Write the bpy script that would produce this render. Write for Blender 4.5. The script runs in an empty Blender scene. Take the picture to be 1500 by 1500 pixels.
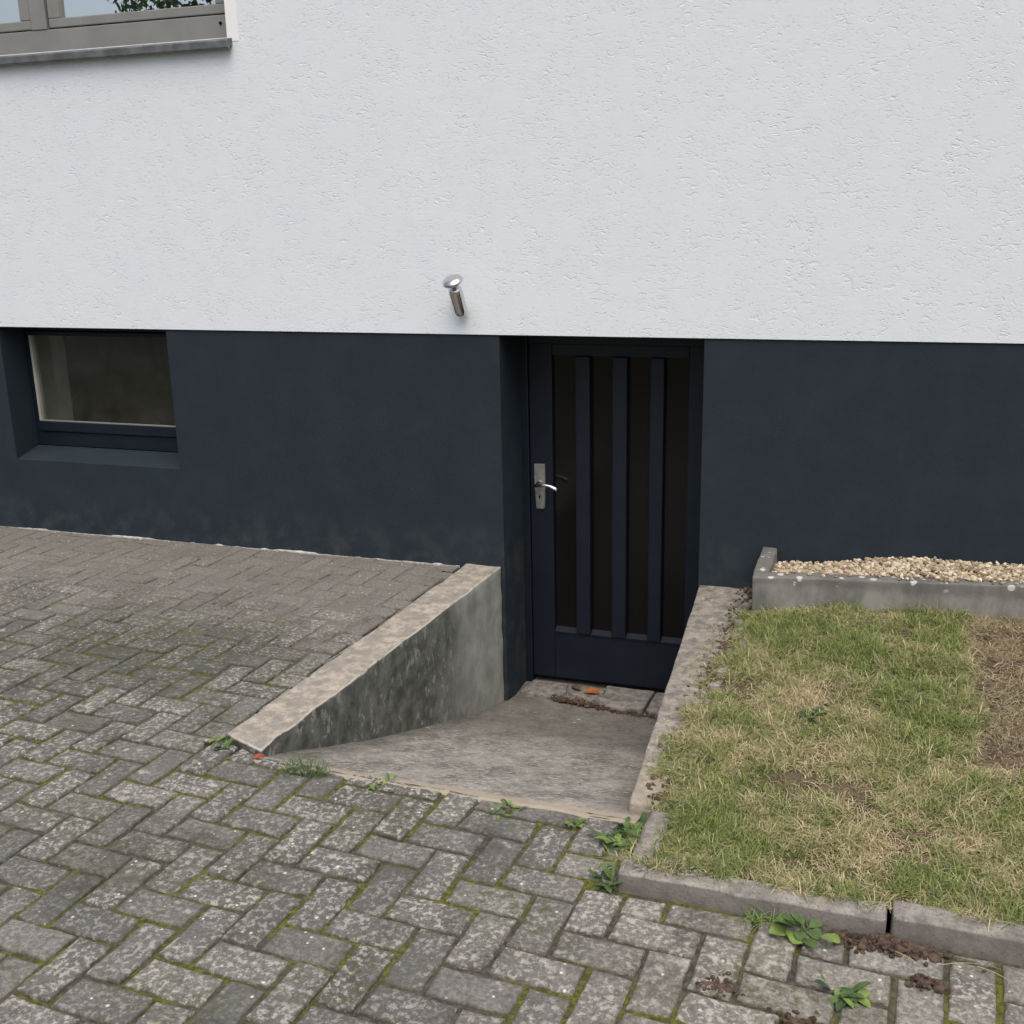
import bpy, bmesh, math, random
import numpy as np
from mathutils import Vector, Matrix, noise as mnoise
R = math.radians
rng = np.random.default_rng(7)
random.seed(7)
sc = bpy.context.scene
COL = sc.collection

# ------------------------------------------------------------------ camera, sky, sun
YAW, PITCH, ROLL, FPX = R(18.98), R(15.45), R(-1.264), 1622.0
CAM = Vector((0.0, -4.644, 1.64))
fw = Vector((-math.sin(YAW)*math.cos(PITCH), math.cos(YAW)*math.cos(PITCH), -math.sin(PITCH)))
r0 = Vector((math.cos(YAW), math.sin(YAW), 0)); u0 = r0.cross(fw)
rt = r0*math.cos(ROLL) + u0*math.sin(ROLL); up = u0*math.cos(ROLL) - r0*math.sin(ROLL)
cd = bpy.data.cameras.new('camera'); cam = bpy.data.objects.new('camera', cd); COL.objects.link(cam)
m = Matrix((( rt.x, up.x, -fw.x, CAM.x), (rt.y, up.y, -fw.y, CAM.y), (rt.z, up.z, -fw.z, CAM.z), (0,0,0,1)))
cam.matrix_world = m
cd.sensor_width = 36; cd.lens = 36*FPX/1500; cd.clip_start = .05; cd.clip_end = 3000
sc.camera = cam
def project(x, y, z):
    d = Vector((x, y, z)) - CAM
    w = d.dot(fw)
    if w < .1: return None
    return 750 + FPX*d.dot(rt)/w, 750 - FPX*d.dot(up)/w, w

SUN = Vector((.20, -.46, .95)).normalized()
world = bpy.data.worlds.new('World'); sc.world = world; world.use_nodes = True
wn = world.node_tree; wn.nodes.clear()
sky = wn.nodes.new('ShaderNodeTexSky'); sky.sky_type = 'NISHITA'; sky.sun_disc = False
sky.sun_elevation = math.asin(SUN.z); sky.sun_rotation = math.atan2(SUN.x, SUN.y)
sky.air_density = 1.0; sky.dust_density = 5.2; sky.ozone_density = 1.0
bg = wn.nodes.new('ShaderNodeBackground'); bg.inputs[1].default_value = .13
wo = wn.nodes.new('ShaderNodeOutputWorld')
wn.links.new(sky.outputs[0], bg.inputs[0]); wn.links.new(bg.outputs[0], wo.inputs[0])
sl = bpy.data.lights.new('sun', 'SUN'); so = bpy.data.objects.new('sun', sl); COL.objects.link(so)
sl.energy = 1.3; sl.angle = R(60); sl.color = (1, .985, .97)
so.rotation_euler = SUN.to_track_quat('Z', 'Y').to_euler(); so.location = (-4, -6, 9)
sc.view_settings.view_transform = 'Standard'; sc.view_settings.look = 'None'
sc.view_settings.gamma = 1; sc.view_settings.use_curve_mapping = False
sc.view_settings.exposure = 0.29

# ------------------------------------------------------------------ node helper
class NB:
    def __init__(s, name):
        s.m = bpy.data.materials.new(name); s.m.use_nodes = True
        s.t = s.m.node_tree; s.t.nodes.clear()
        s.out = s.n('ShaderNodeOutputMaterial'); s.b = s.n('ShaderNodeBsdfPrincipled')
        s.l(s.b.outputs[0], s.out.inputs[0]); s.pos = s.n('ShaderNodeNewGeometry').outputs['Position']
    def n(s, k): return s.t.nodes.new(k)
    def l(s, a, b): s.t.links.new(a, b)
    def put(s, v, sock):
        if hasattr(v, 'links') or hasattr(v, 'is_output'): s.l(v, sock)
        elif isinstance(v, tuple) and len(v) == 3 and sock.type == 'RGBA': sock.default_value = (*v, 1)
        else: sock.default_value = v
    def scaled(s, sx, sy, sz, rot=(0,0,0)):
        k = s.n('ShaderNodeMapping'); s.l(s.pos, k.inputs[0])
        k.inputs['Rotation'].default_value = rot; k.inputs['Scale'].default_value = (sx, sy, sz); return k.outputs[0]
    def noise(s, scale, detail=4, rough=.55, vec=None, dist=0):
        k = s.n('ShaderNodeTexNoise'); s.l(vec or s.pos, k.inputs['Vector'])
        k.inputs['Scale'].default_value = scale; k.inputs['Detail'].default_value = detail
        k.inputs['Roughness'].default_value = rough; k.inputs['Distortion'].default_value = dist; return k.outputs['Fac']
    def voro(s, scale, vec=None, out='Distance', feature='F1'):
        k = s.n('ShaderNodeTexVoronoi'); k.feature = feature; s.l(vec or s.pos, k.inputs['Vector'])
        k.inputs['Scale'].default_value = scale; return k.outputs[out]
    def step(s, v, a, b, lo=0., hi=1.):
        k = s.n('ShaderNodeMapRange'); s.put(v, k.inputs[0]); k.interpolation_type = 'SMOOTHSTEP'
        for i, q in enumerate((a, b, lo, hi)): k.inputs[i+1].default_value = q
        return k.outputs[0]
    def math(s, op, a, b=0.):
        k = s.n('ShaderNodeMath'); k.operation = op; s.put(a, k.inputs[0]); s.put(b, k.inputs[1]); return k.outputs[0]
    def mix(s, f, a, b, mode='MIX'):
        k = s.n('ShaderNodeMix'); k.data_type = 'RGBA'; k.blend_type = mode
        s.put(f, k.inputs[0]); s.put(a, k.inputs[6]); s.put(b, k.inputs[7]); return k.outputs[2]
    def axis(s, i):
        k = s.n('ShaderNodeSeparateXYZ'); s.l(s.pos, k.inputs[0]); return k.outputs[i]
    def nz(s):
        g = s.n('ShaderNodeNewGeometry'); k = s.n('ShaderNodeSeparateXYZ'); s.l(g.outputs['Normal'], k.inputs[0]); return k.outputs[2]
    def attr(s, name, out='Fac'):
        k = s.n('ShaderNodeAttribute'); k.attribute_name = name; return k.outputs[out]
    def objrand(s): return s.n('ShaderNodeObjectInfo').outputs['Random']
    def bump(s, h, strength, dist):
        k = s.n('ShaderNodeBump'); s.l(h, k.inputs['Height']); k.inputs['Strength'].default_value = strength
        k.inputs['Distance'].default_value = dist; s.l(k.outputs[0], s.b.inputs['Normal']); return k
    def fin(s, col, rough=.9, spec=.3, metal=0.):
        s.put(col, s.b.inputs['Base Color']); s.put(rough, s.b.inputs['Roughness'])
        s.b.inputs['Specular IOR Level'].default_value = spec; s.b.inputs['Metallic'].default_value = metal; return s.m

def plain(name, col, rough=.6, spec=.4, metal=0., var=.15, sc_=6):
    k = NB(name); n = k.noise(sc_, 5)
    c = k.mix(k.step(n, .3, .7), tuple(v*(1-var) for v in col), tuple(min(1, v*(1+var)) for v in col))
    k.bump(k.noise(180, 2), .15, .001); return k.fin(c, rough, spec, metal)

# white scraped render: short worm-like gouges between flat troweled areas
k = NB('white_render')
v1 = k.scaled(1, 1, 1.9, (0, R(35), 0))
g1 = k.step(k.noise(38, 2, .5, v1, .9), .57, .69)
zone = k.step(k.noise(7, 3), .40, .64)
g1 = k.math('MULTIPLY', g1, zone)
v2 = k.scaled(1, 1, 1.5, (0, R(-28), 0))
g2 = k.math('MULTIPLY', k.step(k.noise(88, 3, .6, v2, .6), .56, .68), k.step(k.noise(11, 2), .36, .6))
grain = k.noise(260, 3, .6)
h = k.math('ADD', k.math('MULTIPLY', k.math('ADD', g1, k.math('MULTIPLY', g2, .6)), -1.), k.math('MULTIPLY', grain, .22))
h = k.math('ADD', h, k.math('MULTIPLY', k.noise(4, 3), .8))
k.bump(h, .52, .0036)
c = k.mix(k.step(k.noise(2.2, 5, .6), .3, .72), (.737, .778, .811), (.750, .790, .816))
WHITE = k.fin(c, .92, .2)
# dark blue-grey plinth paint
k = NB('dark_plinth_paint')
n = k.noise(5, 6, .6); c = k.mix(k.step(n, .3, .75), (.0145, .0242, .0323), (.0205, .0314, .0393))
dust = k.math('MULTIPLY', k.step(k.axis(2), .28, -.02), k.step(k.noise(9, 5, .65), .42, .75))
c = k.mix(k.math('MULTIPLY', dust, .6), c, (.075, .072, .068))
c = k.mix(k.math('MULTIPLY', k.step(k.noise(40, 4, .7), .66, .78), .25), c, (.06, .068, .075))
k.bump(k.math('ADD', k.noise(120, 3), k.math('MULTIPLY', k.noise(14, 3), 1.5)), .35, .002)
PLINTH = k.fin(c, .78, .3)
PLINTH.name = 'dark_plinth_paint'
k = NB('navy_gloss_paint')
c = k.mix(k.step(k.noise(8, 5), .3, .7), (.0052, .0090, .0165), (.0075, .0120, .0205))
k.bump(k.noise(30, 3, .5, k.scaled(6, 6, .4)), .12, .001); NAVY = k.fin(c, .5, .32)
GREYFRAME = plain('grey_window_paint', (.235, .235, .215), .5, .4, var=.08)
SILLM = plain('weathered_sill_metal', (.115, .12, .12), .45, .5, var=.35, sc_=14)
SMOOTHWHITE = plain('smooth_white_paint', (.86, .86, .84), .8, .3, var=.02)
INTER = plain('cellar_reveal_plaster', (.36, .36, .31), .9, .2)
DARKROOM = plain('dark_room', (.035, .035, .03), .95, .1)
STEEL = NB('brushed_steel'); STEEL.bump(STEEL.noise(90, 2, .5, STEEL.scaled(1, 1, .1)), .06, .001)
STEEL = STEEL.fin((.66, .64, .62), .2, .5, 1.)
k = NB('dull_plate_metal'); ALU = k.fin(k.mix(k.step(k.noise(40, 4), .35, .7), (.34, .34, .31), (.46, .46, .43)), .42, .5, .75)
CHROME = NB('polished_lever'); CHROME = CHROME.fin((.85, .85, .88), .16, .5, 1.)
BLACK = plain('black_hole', (.006, .006, .006), .9, .1)
def glass(name, tint, r0, rough, dust=.01):
    k = NB(name); t = k.t
    tr = k.n('ShaderNodeBsdfTransparent'); gl = k.n('ShaderNodeBsdfGlossy'); mx = k.n('ShaderNodeMixShader')
    tr.inputs[0].default_value = (*tint, 1); gl.inputs[0].default_value = (1, 1, 1, 1); gl.inputs['Roughness'].default_value = rough
    ge = k.n('ShaderNodeNewGeometry'); dp = k.n('ShaderNodeVectorMath'); dp.operation = 'DOT_PRODUCT'
    k.l(ge.outputs['Incoming'], dp.inputs[0]); k.l(ge.outputs['Normal'], dp.inputs[1])
    c = k.math('SUBTRACT', 1., k.math('ABSOLUTE', dp.outputs['Value']))
    f = k.math('ADD', k.math('MULTIPLY', k.math('POWER', c, 5.), 1-r0), r0)      # Schlick reflectance of a pane
    k.l(f, mx.inputs[0]); k.l(tr.outputs[0], mx.inputs[1]); k.l(gl.outputs[0], mx.inputs[2])
    df = k.n('ShaderNodeBsdfDiffuse'); df.inputs[0].default_value = (.30, .30, .27, 1); m2 = k.n('ShaderNodeMixShader')
    k.l(k.step(k.noise(9, 5, .6), .2, .8, dust*.5, dust*1.5), m2.inputs[0]); k.l(mx.outputs[0], m2.inputs[1]); k.l(df.outputs[0], m2.inputs[2]); k.l(m2.outputs[0], k.out.inputs[0]); return k.m
COATED = glass('coated_window_glass', (.55, .57, .55), .85, .0)
CLEAR = glass('cellar_window_glass', (.88, .90, .87), .035, .06, .035)
k = NB('brown_obscure_glass'); k.bump(k.noise(60, 2), .05, .001); OBSCURE = k.fin((.0052, .0048, .0045), .16, .28)

# concrete pavers
k = NB('paver_concrete')
tone = k.math('ADD', k.math('MULTIPLY', k.objrand(), .5), k.math('MULTIPLY', k.attr('tone'), 1.))
px, py = k.axis(0), k.axis(1)
c = k.mix(k.step(tone, .15, .95), (.128, .126, .115), (.258, .248, .221))
c = k.mix(k.step(k.noise(3.2, 5, .6), .42, .72), c, (.118, .116, .105))
warm = k.math('MULTIPLY', k.step(px, -1.0, .0), k.step(k.noise(4, 4), .25, .6))
c = k.mix(k.math('MULTIPLY', warm, .75), c, (.34, .305, .255))
pink = k.math('MULTIPLY', k.step(px, -2.6, -1.95), k.step(py, -1.35, -.9))
c = k.mix(k.math('MULTIPLY', pink, k.step(k.noise(5, 3), .4, .62, 0, .6)), c, (.235, .185, .17))
clean = k.step(py, -1.15, -.35)
c = k.mix(k.math('MULTIPLY', clean, .75), c, (.252, .236, .205))
rough_part = k.math('SUBTRACT', 1., k.math('MULTIPLY', clean, .8))
grit = k.step(k.noise(95, 5, .75), .38, .66)
c = k.mix(k.math('MULTIPLY', k.math('SUBTRACT', 1., grit), .6), c, (.068, .065, .056))
lich = k.math('MULTIPLY', k.step(k.noise(62, 4, .72), .49, .60), k.step(k.noise(7, 3), .26, .52))
amount = k.math('MINIMUM', k.math('ADD', .22, k.math('FRACT', k.math('MULTIPLY', tone, 7.3))), 1.)
c = k.mix(k.math('MULTIPLY', k.math('MULTIPLY', k.math('MULTIPLY', lich, amount), .85), rough_part), c, (.45, .43, .37))
blot = k.math('MULTIPLY', k.step(k.noise(20, 5, .65), .60, .67), rough_part)
c = k.mix(k.math('MULTIPLY', blot, .55), c, (.46, .45, .40))
vd = k.voro(42); vc = k.n('ShaderNodeSeparateColor'); k.l(k.voro(42, None, 'Color'), vc.inputs[0])
dot = k.math('MULTIPLY', k.step(vd, .2, .12), k.step(vc.outputs[0], .86, .9))
c = k.mix(k.math('MULTIPLY', dot, .9), c, (.66, .65, .58))
mossz = k.math('MULTIPLY', k.step(k.noise(2.6, 3), .48, .64), k.step(k.noise(38, 4, .7), .48, .6))
c = k.mix(k.math('MULTIPLY', k.math('MULTIPLY', mossz, .7), rough_part), c, (.075, .08, .032))
dirty = k.math('MULTIPLY', k.step(k.noise(3.6, 5, .65), .50, .66), k.step(k.noise(60, 4, .7), .32, .58))
c = k.mix(k.math('MULTIPLY', k.math('MULTIPLY', dirty, .72), k.step(rough_part, -.6, 1.)), c, (.060, .055, .045))
dv = k.n('ShaderNodeVectorMath'); dv.operation = 'DISTANCE'; k.l(k.scaled(.75, 1, 1), dv.inputs[0]); dv.inputs[1].default_value = (-2.0, -1.28, 0)
stain = k.math('MULTIPLY', k.step(k.math('ADD', dv.outputs['Value'], k.math('MULTIPLY', k.noise(5, 4, .65), .8)), 1.02, .55), k.step(k.noise(45, 4, .7), .36, .56))
c = k.mix(k.math('MULTIPLY', stain, .75), c, (.066, .066, .048))
edge = k.attr('edge')
c = k.mix(k.math('MULTIPLY', edge, k.step(k.noise(30, 4, .7), .4, .62, .15, .85)), c, (.06, .06, .036))
k.bump(k.math('ADD', k.noise(210, 4, .7), k.math('MULTIPLY', k.noise(45, 3), 1.4)), .6, .0028)
PAVER = k.fin(c, .93, .25)
# joint sand with moss
k = NB('mossy_joint_sand')
c = k.mix(k.step(k.noise(60, 4, .7), .35, .65), (.05, .045, .037), (.115, .104, .085))
ms = k.math('MULTIPLY', k.step(k.noise(3.0, 4, .65), .42, .55), k.step(k.noise(28, 4, .65), .35, .5))
ms = k.math('MULTIPLY', ms, k.step(k.axis(1), -.7, -1.3))
mc = k.mix(k.step(k.noise(70, 3, .7), .3, .7), (.05, .055, .013), (.155, .16, .032))
farj = k.step(k.math('ADD', k.axis(1), k.math('MULTIPLY', k.noise(4, 4), .8)), -.95, -.35)
c = k.mix(k.math('MULTIPLY', farj, .8), c, (.205, .188, .155))
c = k.mix(ms, c, mc); k.bump(k.noise(230, 3, .7), .8, .004); JOINT = k.fin(c, .98, .1)

# retaining wall concrete: sandy worn top, algae-black face with flakes
k = NB('retaining_wall_concrete')
up_ = k.step(k.nz(), .45, .8)
top = k.mix(k.step(k.noise(26, 5, .7), .35, .65), (.24, .222, .19), (.45, .395, .32))
top = k.mix(k.math('MULTIPLY', k.step(k.noise(90, 3, .7), .6, .68), .55), top, (.12, .11, .095))
top = k.mix(k.math('MULTIPLY', k.step(k.noise(9, 5, .65), .46, .62), .7), top, (.235, .215, .185))
vs = k.scaled(1, 1, .38)
algae = k.mix(k.step(k.noise(14, 5, .65), .3, .7), (.058, .062, .054), (.165, .168, .148))
flake = k.math('MULTIPLY', k.step(k.noise(27, 4, .62, k.scaled(1, 1, .62)), .565, .625), k.step(k.noise(6, 3), .40, .58))
algae = k.mix(k.math('MULTIPLY', flake, .6), algae, (.36, .36, .32))
palec = k.mix(k.step(k.noise(9, 5, .6), .3, .7), (.25, .26, .23), (.39, .39, .345))
cl = k.step(k.math('ADD', k.axis(1), k.math('MULTIPLY', k.noise(6, 5, .6, vs), .7)), -.42, .10)  # face turns paler towards the house
face = k.mix(cl, algae, palec)
c = k.mix(up_, face, top)
arris = k.math('MULTIPLY', k.math('MULTIPLY', k.step(k.nz(), .12, .35), k.step(k.nz(), .97, .85)), k.step(k.noise(18, 4), .35, .55))
c = k.mix(k.math('MULTIPLY', arris, .7), c, (.56, .52, .44))
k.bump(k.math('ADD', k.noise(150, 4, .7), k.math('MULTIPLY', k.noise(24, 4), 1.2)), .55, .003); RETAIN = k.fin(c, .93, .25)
k = NB('grey_wall_top_concrete')
c = k.mix(k.step(k.noise(22, 5, .7), .32, .66), (.15, .137, .12), (.34, .305, .255))
c = k.mix(k.math('MULTIPLY', k.step(k.noise(75, 4, .7), .57, .66), .6), c, (.07, .064, .055))
c = k.mix(k.math('MULTIPLY', k.step(k.noise(14, 4, .7), .62, .7), .7), c, (.46, .43, .37))
c = k.mix(k.math('MULTIPLY', k.step(k.axis(1), -1.55, -1.85), .5), c, (.43, .37, .29))
k.bump(k.math('ADD', k.noise(140, 4, .7), k.math('MULTIPLY', k.noise(22, 4), 1.5)), .7, .004); GREYTOP = k.fin(c, .93, .25)
# ramp
k = NB('ramp_concrete')
vr = k.scaled(1, .6, 1)
c = k.mix(k.step(k.noise(10, 6, .65, vr), .3, .7), (.15, .14, .122), (.36, .335, .29))
c = k.mix(k.math('MULTIPLY', k.step(k.noise(48, 5, .75), .50, .60), .65), c, (.50, .465, .40))
c = k.mix(k.math('MULTIPLY', k.step(k.noise(44, 5, .75), .54, .64), .65), c, (.075, .07, .06))
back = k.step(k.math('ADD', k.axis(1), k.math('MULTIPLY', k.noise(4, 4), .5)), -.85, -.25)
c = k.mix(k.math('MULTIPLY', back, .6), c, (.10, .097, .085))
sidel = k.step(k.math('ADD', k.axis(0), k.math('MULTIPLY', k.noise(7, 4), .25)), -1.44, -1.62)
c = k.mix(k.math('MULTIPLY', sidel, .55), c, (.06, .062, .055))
rshade = k.step(k.math('ADD', k.axis(0), k.math('MULTIPLY', k.noise(6, 4), .3)), -.66, -.46)
c = k.mix(k.math('MULTIPLY', rshade, .5), c, (.085, .075, .064))  # shade beside the right-hand wall, put into the ramp colour
lip = k.step(k.math('ADD', k.axis(1), k.math('MULTIPLY', k.noise(12, 3), .03)), -1.885, -1.92)
c = k.mix(k.math('MULTIPLY', lip, .8), c, (.40, .34, .26))
rv = k.voro(13, k.scaled(1, 2.2, 1)); rc = k.n('ShaderNodeSeparateColor'); k.l(k.voro(13, k.scaled(1, 2.2, 1), 'Color'), rc.inputs[0])
c = k.mix(k.math('MULTIPLY', k.step(rv, .16, .10), k.step(rc.outputs[0], .88, .9)), c, (.62, .6, .54))
k.bump(k.math('ADD', k.noise(130, 4, .7), k.math('MULTIPLY', k.noise(18, 4), 1.5)), .6, .0035); RAMP = k.fin(c, .93, .25)
# kerb, planter
k = NB('kerb_concrete')
c = k.mix(k.step(k.noise(18, 5, .7), .32, .68), (.155, .143, .125), (.32, .295, .255))
c = k.mix(k.math('MULTIPLY', k.step(k.noise(120, 4, .7), .56, .64), .6), c, (.07, .064, .055))
c = k.mix(k.math('MULTIPLY', k.step(k.noise(70, 4, .7), .63, .69), .6), c, (.5, .47, .41))
c = k.mix(k.math('MULTIPLY', k.step(k.nz(), .6, .2), .55), c, (.13, .118, .105))  # upright faces darker than the top, shade put into the colour
k.bump(k.noise(130, 4, .7), .6, .003); KERB = k.fin(c, .93, .25)
k = NB('planter_concrete')
c = k.mix(k.step(k.noise(9, 6, .65, k.scaled(1, 1, .5)), .3, .7), (.14, .138, .125), (.285, .275, .245))
c = k.mix(k.math('MULTIPLY', k.step(k.math('ADD', k.axis(2), k.math('MULTIPLY', k.noise(16, 4), .06)), .19, .225), .55), c, (.11, .108, .098))
c = k.mix(k.math('MULTIPLY', k.step(k.noise(24, 3, .6), .67, .7), k.step(k.axis(2), .16, .2)), c, (.6, .58, .52))
pd = k.voro(26); pc = k.n('ShaderNodeSeparateColor'); k.l(k.voro(26, None, 'Color'), pc.inputs[0])
sp = k.math('MULTIPLY', k.math('MULTIPLY', k.step(pd, .42, .30), k.step(pc.outputs[0], .72, .76)), k.step(k.math('ADD', k.axis(2), k.math('MULTIPLY', k.noise(20, 3), .03)), .195, .212))
c = k.mix(k.math('MULTIPLY', sp, .85), c, (.58, .56, .50))
k.bump(k.noise(120, 4, .7), .5, .003); PLANTER = k.fin(c, .93, .25)
k = NB('gravel_stone'); t_ = k.attr('tone')
c = k.mix(k.step(t_, 0, .6), (.20, .150, .095), (.46, .375, .255)); c = k.mix(k.step(t_, .6, 1.), c, (.66, .585, .45))
c = k.mix(k.math('MULTIPLY', k.step(k.noise(70, 3), .5, .7), .4), c, (.33, .25, .17)); GRAVEL = k.fin(c, .85, .3)
# soil / grass / leaves
k = NB('garden_soil')
c = k.mix(k.step(k.noise(22, 6, .7), .3, .7), (.095, .068, .048), (.24, .175, .125))
c = k.mix(k.math('MULTIPLY', k.step(k.noise(70, 4, .7), .58, .68), .7), c, (.27, .215, .15))
k.bump(k.math('ADD', k.noise(120, 4, .75), k.math('MULTIPLY', k.noise(30, 4), 1.5)), 1., .012); SOIL = k.fin(c, .97, .1)
def leafmat(name, attrname=None, col=None, rough=.55, tl=.25):
    k = NB(name)
    c = k.attr(attrname, 'Color') if attrname else k.mix(k.step(k.noise(50, 3), .3, .7), tuple(v*.75 for v in col), tuple(v*1.2 for v in col))
    k.fin(c, rough, .3)
    t = k.n('ShaderNodeBsdfTranslucent'); k.put(c, t.inputs[0]); mx = k.n('ShaderNodeMixShader'); mx.inputs[0].default_value = tl
    k.l(k.b.outputs[0], mx.inputs[1]); k.l(t.outputs[0], mx.inputs[2]); k.l(mx.outputs[0], k.out.inputs[0]); return k.m
GRASS = leafmat('grass_blade', 'col', None, .6, .3)
WEED = leafmat('weed_leaf', None, (.11, .175, .058), .75); WEEDL = leafmat('bright_weed_leaf', None, (.21, .30, .08), .75)
WEEDB = leafmat('bluegreen_weed_leaf', None, (.07, .115, .055), .75)
TREELEAF = leafmat('tree_leaf', None, (.045, .085, .025)); BARK = plain('bark', (.10, .08, .06), .9, .2, var=.4)
ORANGE = leafmat('orange_dry_leaf', None, (.42, .16, .05)); REDLEAF = leafmat('red_dry_leaf', None, (.38, .085, .05))
STRAW = leafmat('straw', None, (.42, .36, .21))
FIELD = plain('distant_ground', (.11, .11, .09), .95, .1, var=.3, sc_=.6)
MORTAR = plain('pale_mortar', (.42, .41, .385), .95, .2, var=.3, sc_=40)
FRAG = plain('broken_concrete', (.20, .19, .17), .95, .2, var=.4, sc_=30)
BROWNCLOD = plain('brown_clod', (.085, .060, .044), .95, .1, var=.5, sc_=60)

# ------------------------------------------------------------------ object helpers
def link(o, parent=None, label=None, cat=None, group=None, kind=None):
    COL.objects.link(o)
    if parent: o.parent = parent
    if label: o['label'] = label
    if cat: o['category'] = cat
    if group: o['group'] = group
    if kind: o['kind'] = kind
    return o
def mobj(name, verts, faces, mat, parent=None, smooth=False, **kw):
    me = bpy.data.meshes.new(name); me.from_pydata([tuple(v) for v in verts], [], faces); me.update()
    if smooth: me.polygons.foreach_set('use_smooth', [True]*len(me.polygons))
    me.materials.append(mat); return link(bpy.data.objects.new(name, me), parent, **kw)
def bmobj(name, bm, mat, parent=None, smooth=False, **kw):
    bmesh.ops.recalc_face_normals(bm, faces=bm.faces)
    me = bpy.data.meshes.new(name); bm.to_mesh(me); bm.free()
    if smooth: me.polygons.foreach_set('use_smooth', [True]*len(me.polygons))
    me.materials.append(mat); return link(bpy.data.objects.new(name, me), parent, **kw)
def empty(name, loc, **kw):
    o = bpy.data.objects.new(name, None); o.location = loc; o.empty_display_size = .1; return link(o, **kw)
def add_box(bm, x0, x1, y0, y1, z0, z1):
    vs = [bm.verts.new((x, y, z)) for z in (z0, z1) for x, y in ((x0, y0), (x1, y0), (x1, y1), (x0, y1))]
    for f in ((0,3,2,1), (4,5,6,7), (0,1,5,4), (1,2,6,5), (2,3,7,6), (3,0,4,7)): bm.faces.new([vs[i] for i in f])
    return vs
def boxes(name, lst, mat, parent=None, bev=.003, **kw):
    bm = bmesh.new()
    for b in lst: add_box(bm, *b)
    if bev: bmesh.ops.bevel(bm, geom=bm.edges[:], offset=bev, segments=2, affect='EDGES', profile=.6)
    return bmobj(name, bm, mat, parent, **kw)
def nz3(x, y, z, s): return mnoise.noise(Vector((x*s, y*s, z*s)))
def prism(name, poly, z0, ztop, mat, parent=None, bev=.008, cut=.05, rough=.004, **kw):
    """rough-cast concrete block: polygon in plan, top height ztop (number or function), worn edges"""
    bm = bmesh.new(); n = len(poly)
    f = (lambda x, y: ztop) if not callable(ztop) else ztop
    a = [bm.verts.new((x, y, z0)) for x, y in poly]; b = [bm.verts.new((x, y, f(x, y))) for x, y in poly]
    bm.faces.new(a[::-1]); bm.faces.new(b)
    for i in range(n): bm.faces.new((a[i], a[(i+1) % n], b[(i+1) % n], b[i]))
    bmesh.ops.bevel(bm, geom=bm.edges[:], offset=bev, segments=3, affect='EDGES', profile=.5)
    for ax in (0, 1, 2):
        lo = min(v.co[ax] for v in bm.verts) + bev; hi = max(v.co[ax] for v in bm.verts) - bev; q = lo + cut*.7
        while q < hi - cut*.3:
            no = [0, 0, 0]; no[ax] = 1; co = [0, 0, 0]; co[ax] = q
            bmesh.ops.bisect_plane(bm, geom=bm.verts[:] + bm.edges[:] + bm.faces[:], plane_co=co, plane_no=no); q += cut
    for v in bm.verts:
        x, y, z = v.co; k = rough
        v.co += Vector((nz3(x, y, z, 9) + .6*nz3(x, y, z, 31), nz3(x+5, y, z, 9) + .6*nz3(x+5, y, z, 31), nz3(x, y+7, z, 9) + .6*nz3(x, y+7, z, 31)))*k
    return bmobj(name, bm, mat, parent, True, **kw)
def lathe(bm, prof, org, axis, n=24):
    ax = Vector(axis).normalized(); a = ax.orthogonal().normalized(); b = ax.cross(a); rings = []
    for r, h in prof:
        c = Vector(org) + ax*h
        rings.append([bm.verts.new(c + (a*math.cos(t) + b*math.sin(t))*max(r, 1e-5)) for t in [2*math.pi*i/n for i in range(n)]])
    for p, q in zip(rings, rings[1:]):
        for i in range(n): bm.faces.new((p[i], p[(i+1) % n], q[(i+1) % n], q[i]))
    bm.faces.new(rings[0][::-1]); bm.faces.new(rings[-1])
def tube(bm, pts, rad, n=10):
    pts = [Vector(p) for p in pts]; rings = []
    for i, p in enumerate(pts):
        d = (pts[min(i+1, len(pts)-1)] - pts[max(i-1, 0)]).normalized(); a = d.cross(Vector((.31, .2, .93))).normalized(); b = d.cross(a)
        r = rad[i] if isinstance(rad, (list, tuple)) else rad
        rings.append([bm.verts.new(p + (a*math.cos(t) + b*math.sin(t))*r) for t in [2*math.pi*j/n for j in range(n)]])
    for p, q in zip(rings, rings[1:]):
        for j in range(n): bm.faces.new((p[j], p[(j+1) % n], q[(j+1) % n], q[j]))
    bm.faces.new(rings[0][::-1]); bm.faces.new(rings[-1])

# ------------------------------------------------------------------ ground far out
GX0, GX1, GY0 = -7.6, 4.2, -7.0
S = 900.
gv = [(-S,-S,-.03),(S,-S,-.03),(S,GY0,-.03),(-S,GY0,-.03),(GX0,GY0,-.03),(GX0,S,-.03),(-S,S,-.03),(GX1,GY0,-.03),(S,S,-.03),(GX1,S,-.03),(GX0,1.5,-.03),(GX1,1.5,-.03)]
mobj('ground', gv, [(0,1,2,3), (3,4,5,6), (7,2,8,9), (10,11,9,5)], FIELD, kind='structure')

# ------------------------------------------------------------------ house
ZL = 1.093                      # where white render meets the dark plinth
house = empty('house', (-1.6, 0, 0), label='white rendered house front with a dark blue-grey plinth, basement door and windows', cat='house')
house_inv = Matrix.Translation((1.6, 0, 0))
def hp(o):                       # keep world placement while parented to the house
    o.parent = house; o.matrix_parent_inverse = house_inv; return o
def wall_grid(xs, zs, y, holes, fine=None):
    """front faces of a wall at plane y with rectangular holes"""
    bm = bmesh.new(); V = {}
    def v(x, z):
        if (x, z) not in V: V[(x, z)] = bm.verts.new((x, y, z))
        return V[(x, z)]
    for xa, xb in zip(xs, xs[1:]):
        for za, zb in zip(zs, zs[1:]):
            if any(h[0]-1e-6 <= xa and xb <= h[1]+1e-6 and h[2]-1e-6 <= za and zb <= h[3]+1e-6 for h in holes): continue
            bm.faces.new((v(xa, za), v(xb, za), v(xb, zb), v(xa, zb)))
    return bm
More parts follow.
